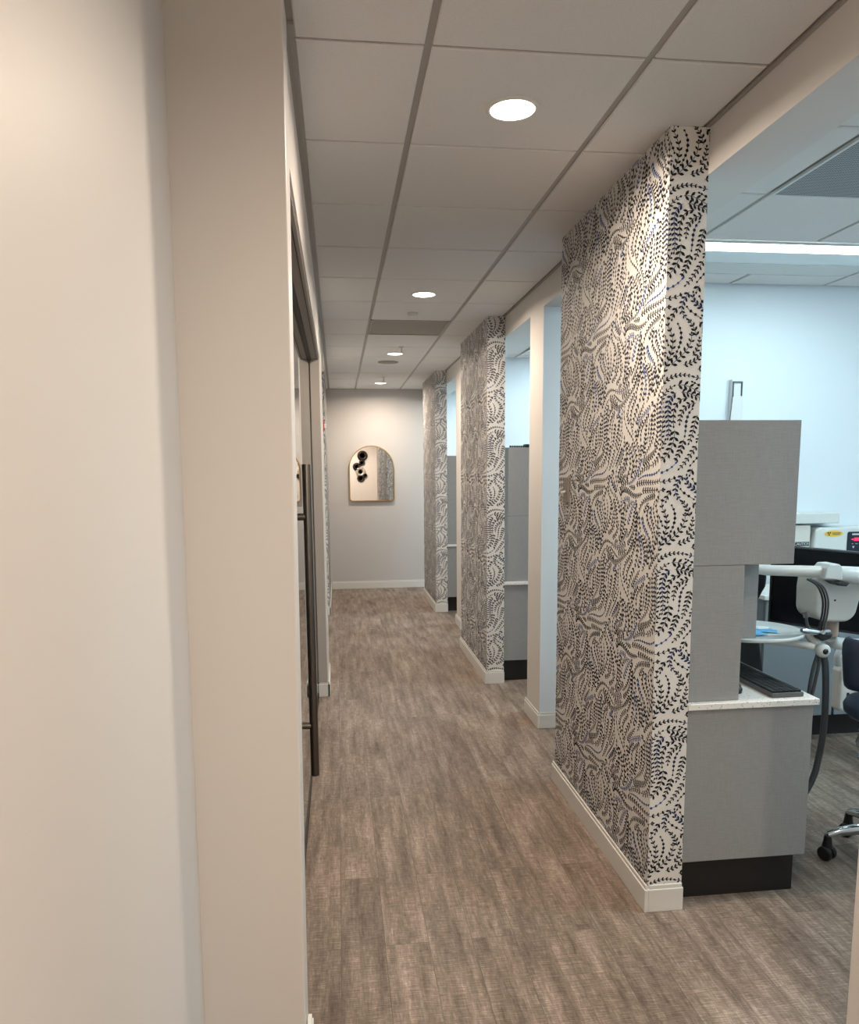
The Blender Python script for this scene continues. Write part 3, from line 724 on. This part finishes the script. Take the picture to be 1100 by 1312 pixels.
MB().lathe([(.012,-.018),(.012,-.012)], (2.0,2.885,.873), 'y', 20).build('knob_centre', BLACK, t)
hs = [([(1.985,2.9,.852),(1.972,2.9,.80),(1.962,2.9,.74),(1.957,2.9,.69),(1.95,2.9,.60),(1.93,2.92,.45),(1.90,3.0,.25),(1.86,3.1,.05),(1.86,3.2,.012)], .0075),
      ([(1.998,2.9,.850),(1.993,2.9,.80),(1.983,2.9,.74),(1.974,2.9,.69),(1.96,2.9,.60),(1.94,2.93,.45),(1.92,3.02,.25),(1.90,3.12,.05),(1.90,3.22,.012)], .0070),
      ([(2.012,2.9,.856),(2.025,2.9,.80),(2.033,2.9,.70),(2.036,2.9,.60),(2.033,2.9,.50),(2.022,2.9,.41),(2.0,2.9,.31),(1.94,2.9,.20),(1.87,2.92,.10),(1.82,3.0,.03),(1.83,3.2,.016),(1.86,3.3,.016)], .0135),
      ([(2.020,2.91,.856),(2.036,2.915,.80),(2.046,2.915,.70),(2.049,2.915,.60),(2.045,2.915,.50),(2.033,2.915,.41),(2.010,2.915,.31),(1.95,2.915,.20),(1.88,2.93,.10),(1.84,3.02,.03),(1.86,3.2,.012),(1.89,3.3,.012)], .008)]
for p, r in hs: MB().tube(smooth_path(p), r, 12).build('hose', HOSE, t)

# white side unit behind the stool
t = thing('dental_side_unit', (2.75, 3.65, 0), 'white plastic side unit with rounded shoulder behind the blue stool', 'dental unit')
MB().prism([(2.62,.34),(2.617,.56),(2.645,.63),(2.70,.66),(3.05,.66),(3.05,.34)], 'y', 3.62, 3.70).build('body', CREAM, t, bevel=.02, seg=3)
MB().box(2.66, 2.672, 3.615, 3.6205, .395, .445).build('slot', BLACK, t)
MB().tube(smooth_path([(2.585,3.60,.60),(2.578,3.60,.655),(2.60,3.60,.70),(2.65,3.60,.715),(2.80,3.60,.715)]), .016, 12).build('rail', WHITE, t)
MB().box(2.97, 3.05, 3.63, 3.69, 0, .345).build('foot', CREAM, t)

# stool with blue vinyl
sx, sy = 2.24, 2.72
t = thing('rolling_stool', (sx, sy, 0), 'blue vinyl rolling stool with chrome star base, cut by the right edge', 'stool')
MB().lathe([(.14,.0),(.185,.004),(.205,.022),(.207,.045),(.195,.066),(.150,.078),(.001,.080)], (sx,sy,.615), n=48).build('seat', VINYL, t)
MB().lathe([(.06,-.06),(.155,-.012),(.165,.0),(.02,.002)], (sx,sy,.615), n=40).build('seat_pan', CHROME, t)
# curved backrest, convex toward the corridor side
m = MB(); vs = []; fs = []; N = 18; rows = [(.705,.0),(.715,.012),(.74,.018),(.86,.02),(.90,.02),(.918,.012),(.925,0)]
def bp(a, z, th, side):
    cxx, cyy, r = sx+.035, sy+.15, .165; rr = r + side*th
    return (cxx + rr*cos(a), cyy + rr*sin(a)*.5, z)
a0, a1 = R(150), R(390)
for (z, th) in rows:
    for k in range(N+1):
        a = a0+(a1-a0)*k/N; taper = 1 if z > .76 else .93
        x, y, zz = bp(a, z, th+.004, 1); vs.append((sx+.02+(x-sx-.02)*taper, y, zz))
nr = len(rows); off = len(vs)
for (z, th) in rows:
    for k in range(N+1):
        a = a0+(a1-a0)*k/N; taper = 1 if z > .76 else .93
        x, y, zz = bp(a, z, th+.004, -1); vs.append((sx+.02+(x-sx-.02)*taper, y, zz))
for i in range(nr-1):
    for k in range(N):
        q = i*(N+1)+k; fs += [(q,q+1,q+N+2,q+N+1), (off+q,off+q+N+1,off+q+N+2,off+q+1)]
for i in (0, nr-1):
    for k in range(N): q = i*(N+1)+k; fs.append((q, off+q, off+q+1, q+1))
for i in range(nr-1):
    for k in (0, N): q = i*(N+1)+k; fs.append((q, q+N+1, off+q+N+1, off+q))
m.add(vs, fs, 0, True); m.build('backrest', VINYL, t)
MB().tube(smooth_path([(sx+.05,sy+.05,.54),(sx+.12,sy+.15,.55),(sx+.13,sy+.21,.62),(sx+.11,sy+.22,.78)]), .012, 10).build('back_support', CHROME, t)
MB().tube([(sx,sy,.54),(sx,sy,.13)], [.03,.026], 20).build('gas_stem', CHROME, t)
# chrome paddle levers under the seat
MB().tube(smooth_path([(sx-.05,sy-.03,.55),(sx-.13,sy-.05,.535),(sx-.175,sy-.06,.55)]), [.012]*6+[.015]*6+[.02], 12).build('lever', CHROME, t)
MB().lathe([(.02,0),(.055,.01),(.062,.035),(.05,.075),(.055,.085)], (sx-.150,sy-.05,.505), n=28).build('foot_ring_hub', CHROME, t)
MB().lathe([(.015,0),(.045,.004),(.048,.016),(.02,.022)], (sx-.160,sy-.05,.475), n=28).build('adjust_knob', CHROME, t)
for k in range(5):
    a = R(165 + 72*k); ex, ey = sx+.245*cos(a), sy+.245*sin(a)
    MB().tube([(sx,sy,.150),(sx+.12*cos(a),sy+.12*sin(a),.142),(sx+.20*cos(a),sy+.20*sin(a),.126),(ex,ey,.108)], [.030,.024,.019,.013], 14).build('leg', CHROME, t)
    cc = MB(); d = Vector((-sin(R(35)), cos(R(35)), 0)) if k % 2 else Vector((.9, .44, 0)).normalized()
    for s_ in (-1, 1):
        p = Vector((ex, ey, .030)) + d*.017*s_
        cc.tube([p-d*.009, p-d*.006, p+d*.006, p+d*.009], [.024,.030,.030,.024], 24)
    cb = cc.build('caster', BLACK, t)
    MB().tube([Vector((ex,ey,.030))-d*.0075, Vector((ex,ey,.030))+d*.0075], .018, 16).build('hub', STEEL, cb)
    MB().tube([(ex,ey,.105),(ex,ey,.075),(ex,ey,.052)], [.014,.018,.022], 14).build('fork', BLACK, cb)

# ------------------------------------------------------------------ lights
def area(name, loc, size, power, col, rot=(0,0,0), sizey=None, spread=180, shape='DISK'):
    l = bpy.data.lights.new(name, 'AREA'); l.shape = shape; l.size = size
    if sizey: l.size_y = sizey
    l.energy = power; l.color = col; l.spread = R(spread)
    o = bpy.data.objects.new(name, l); COL.objects.link(o); o.location = loc; o.rotation_euler = rot; return o
WARM = (1, .83, .67); COOL = (.68, .92, 1)
for k, (x, y, l) in enumerate(DL):
    area('downlight_lamp', (x, y, CEIL-.008), .135, (18,18,18,18,12,38)[k], WARM, spread=168)  # last lamp is the added rear fill for the left return
for k, (y0, y1, off) in enumerate(BAYS):
    area('linear_lamp', (OPX+T, 3.09+off+T+.09, CEIL-.008), 1.17, (6,9,13,15)[k], COOL, sizey=.13, spread=180, shape='RECTANGLE')
    if k: area('linear_lamp', (OPX+3*T, 3.09+off-1.5*T, CEIL-.012), 1.17, 22, COOL, sizey=.5, spread=180, shape='RECTANGLE')
area('glass_room_fill', (-1.5, 5, CEIL-.02), .5, 6, (1,.9,.8), spread=170)  # added fill light without a fixture for the room behind the glass
w = bpy.data.worlds.new('world'); SC.world = w; w.use_nodes = True
w.node_tree.nodes['Background'].inputs[0].default_value = (.9,.95,1,1); w.node_tree.nodes['Background'].inputs[1].default_value = .0

# ------------------------------------------------------------------ camera
cam = bpy.data.cameras.new('camera'); co = bpy.data.objects.new('camera', cam); COL.objects.link(co); SC.camera = co
yaw, pitch, roll = R(6.788), R(7.62), R(.476)
f, cy = 971.1, 733.0
cam.sensor_fit = 'VERTICAL'; cam.sensor_height = 36; cam.lens = 36*f/1312
cam.shift_y = (cy-656)/1312; cam.clip_start = .05; cam.clip_end = 60
co.location = (0, 0, 1.634)
co.matrix_world = Matrix.Translation((0,0,1.634)) @ Matrix.Rotation(-yaw, 4, 'Z') @ Matrix.Rotation(pi/2 - pitch, 4, 'X') @ Matrix.Rotation(-roll, 4, 'Z')

SC.view_settings.view_transform = 'Standard'; SC.view_settings.look = 'None'; SC.view_settings.gamma = 1
SC.view_settings.exposure = .5; SC.view_settings.use_curve_mapping = False
SC.cycles.max_bounces = 12; SC.cycles.diffuse_bounces = 6; SC.cycles.glossy_bounces = 5; SC.cycles.sample_clamp_indirect = 6
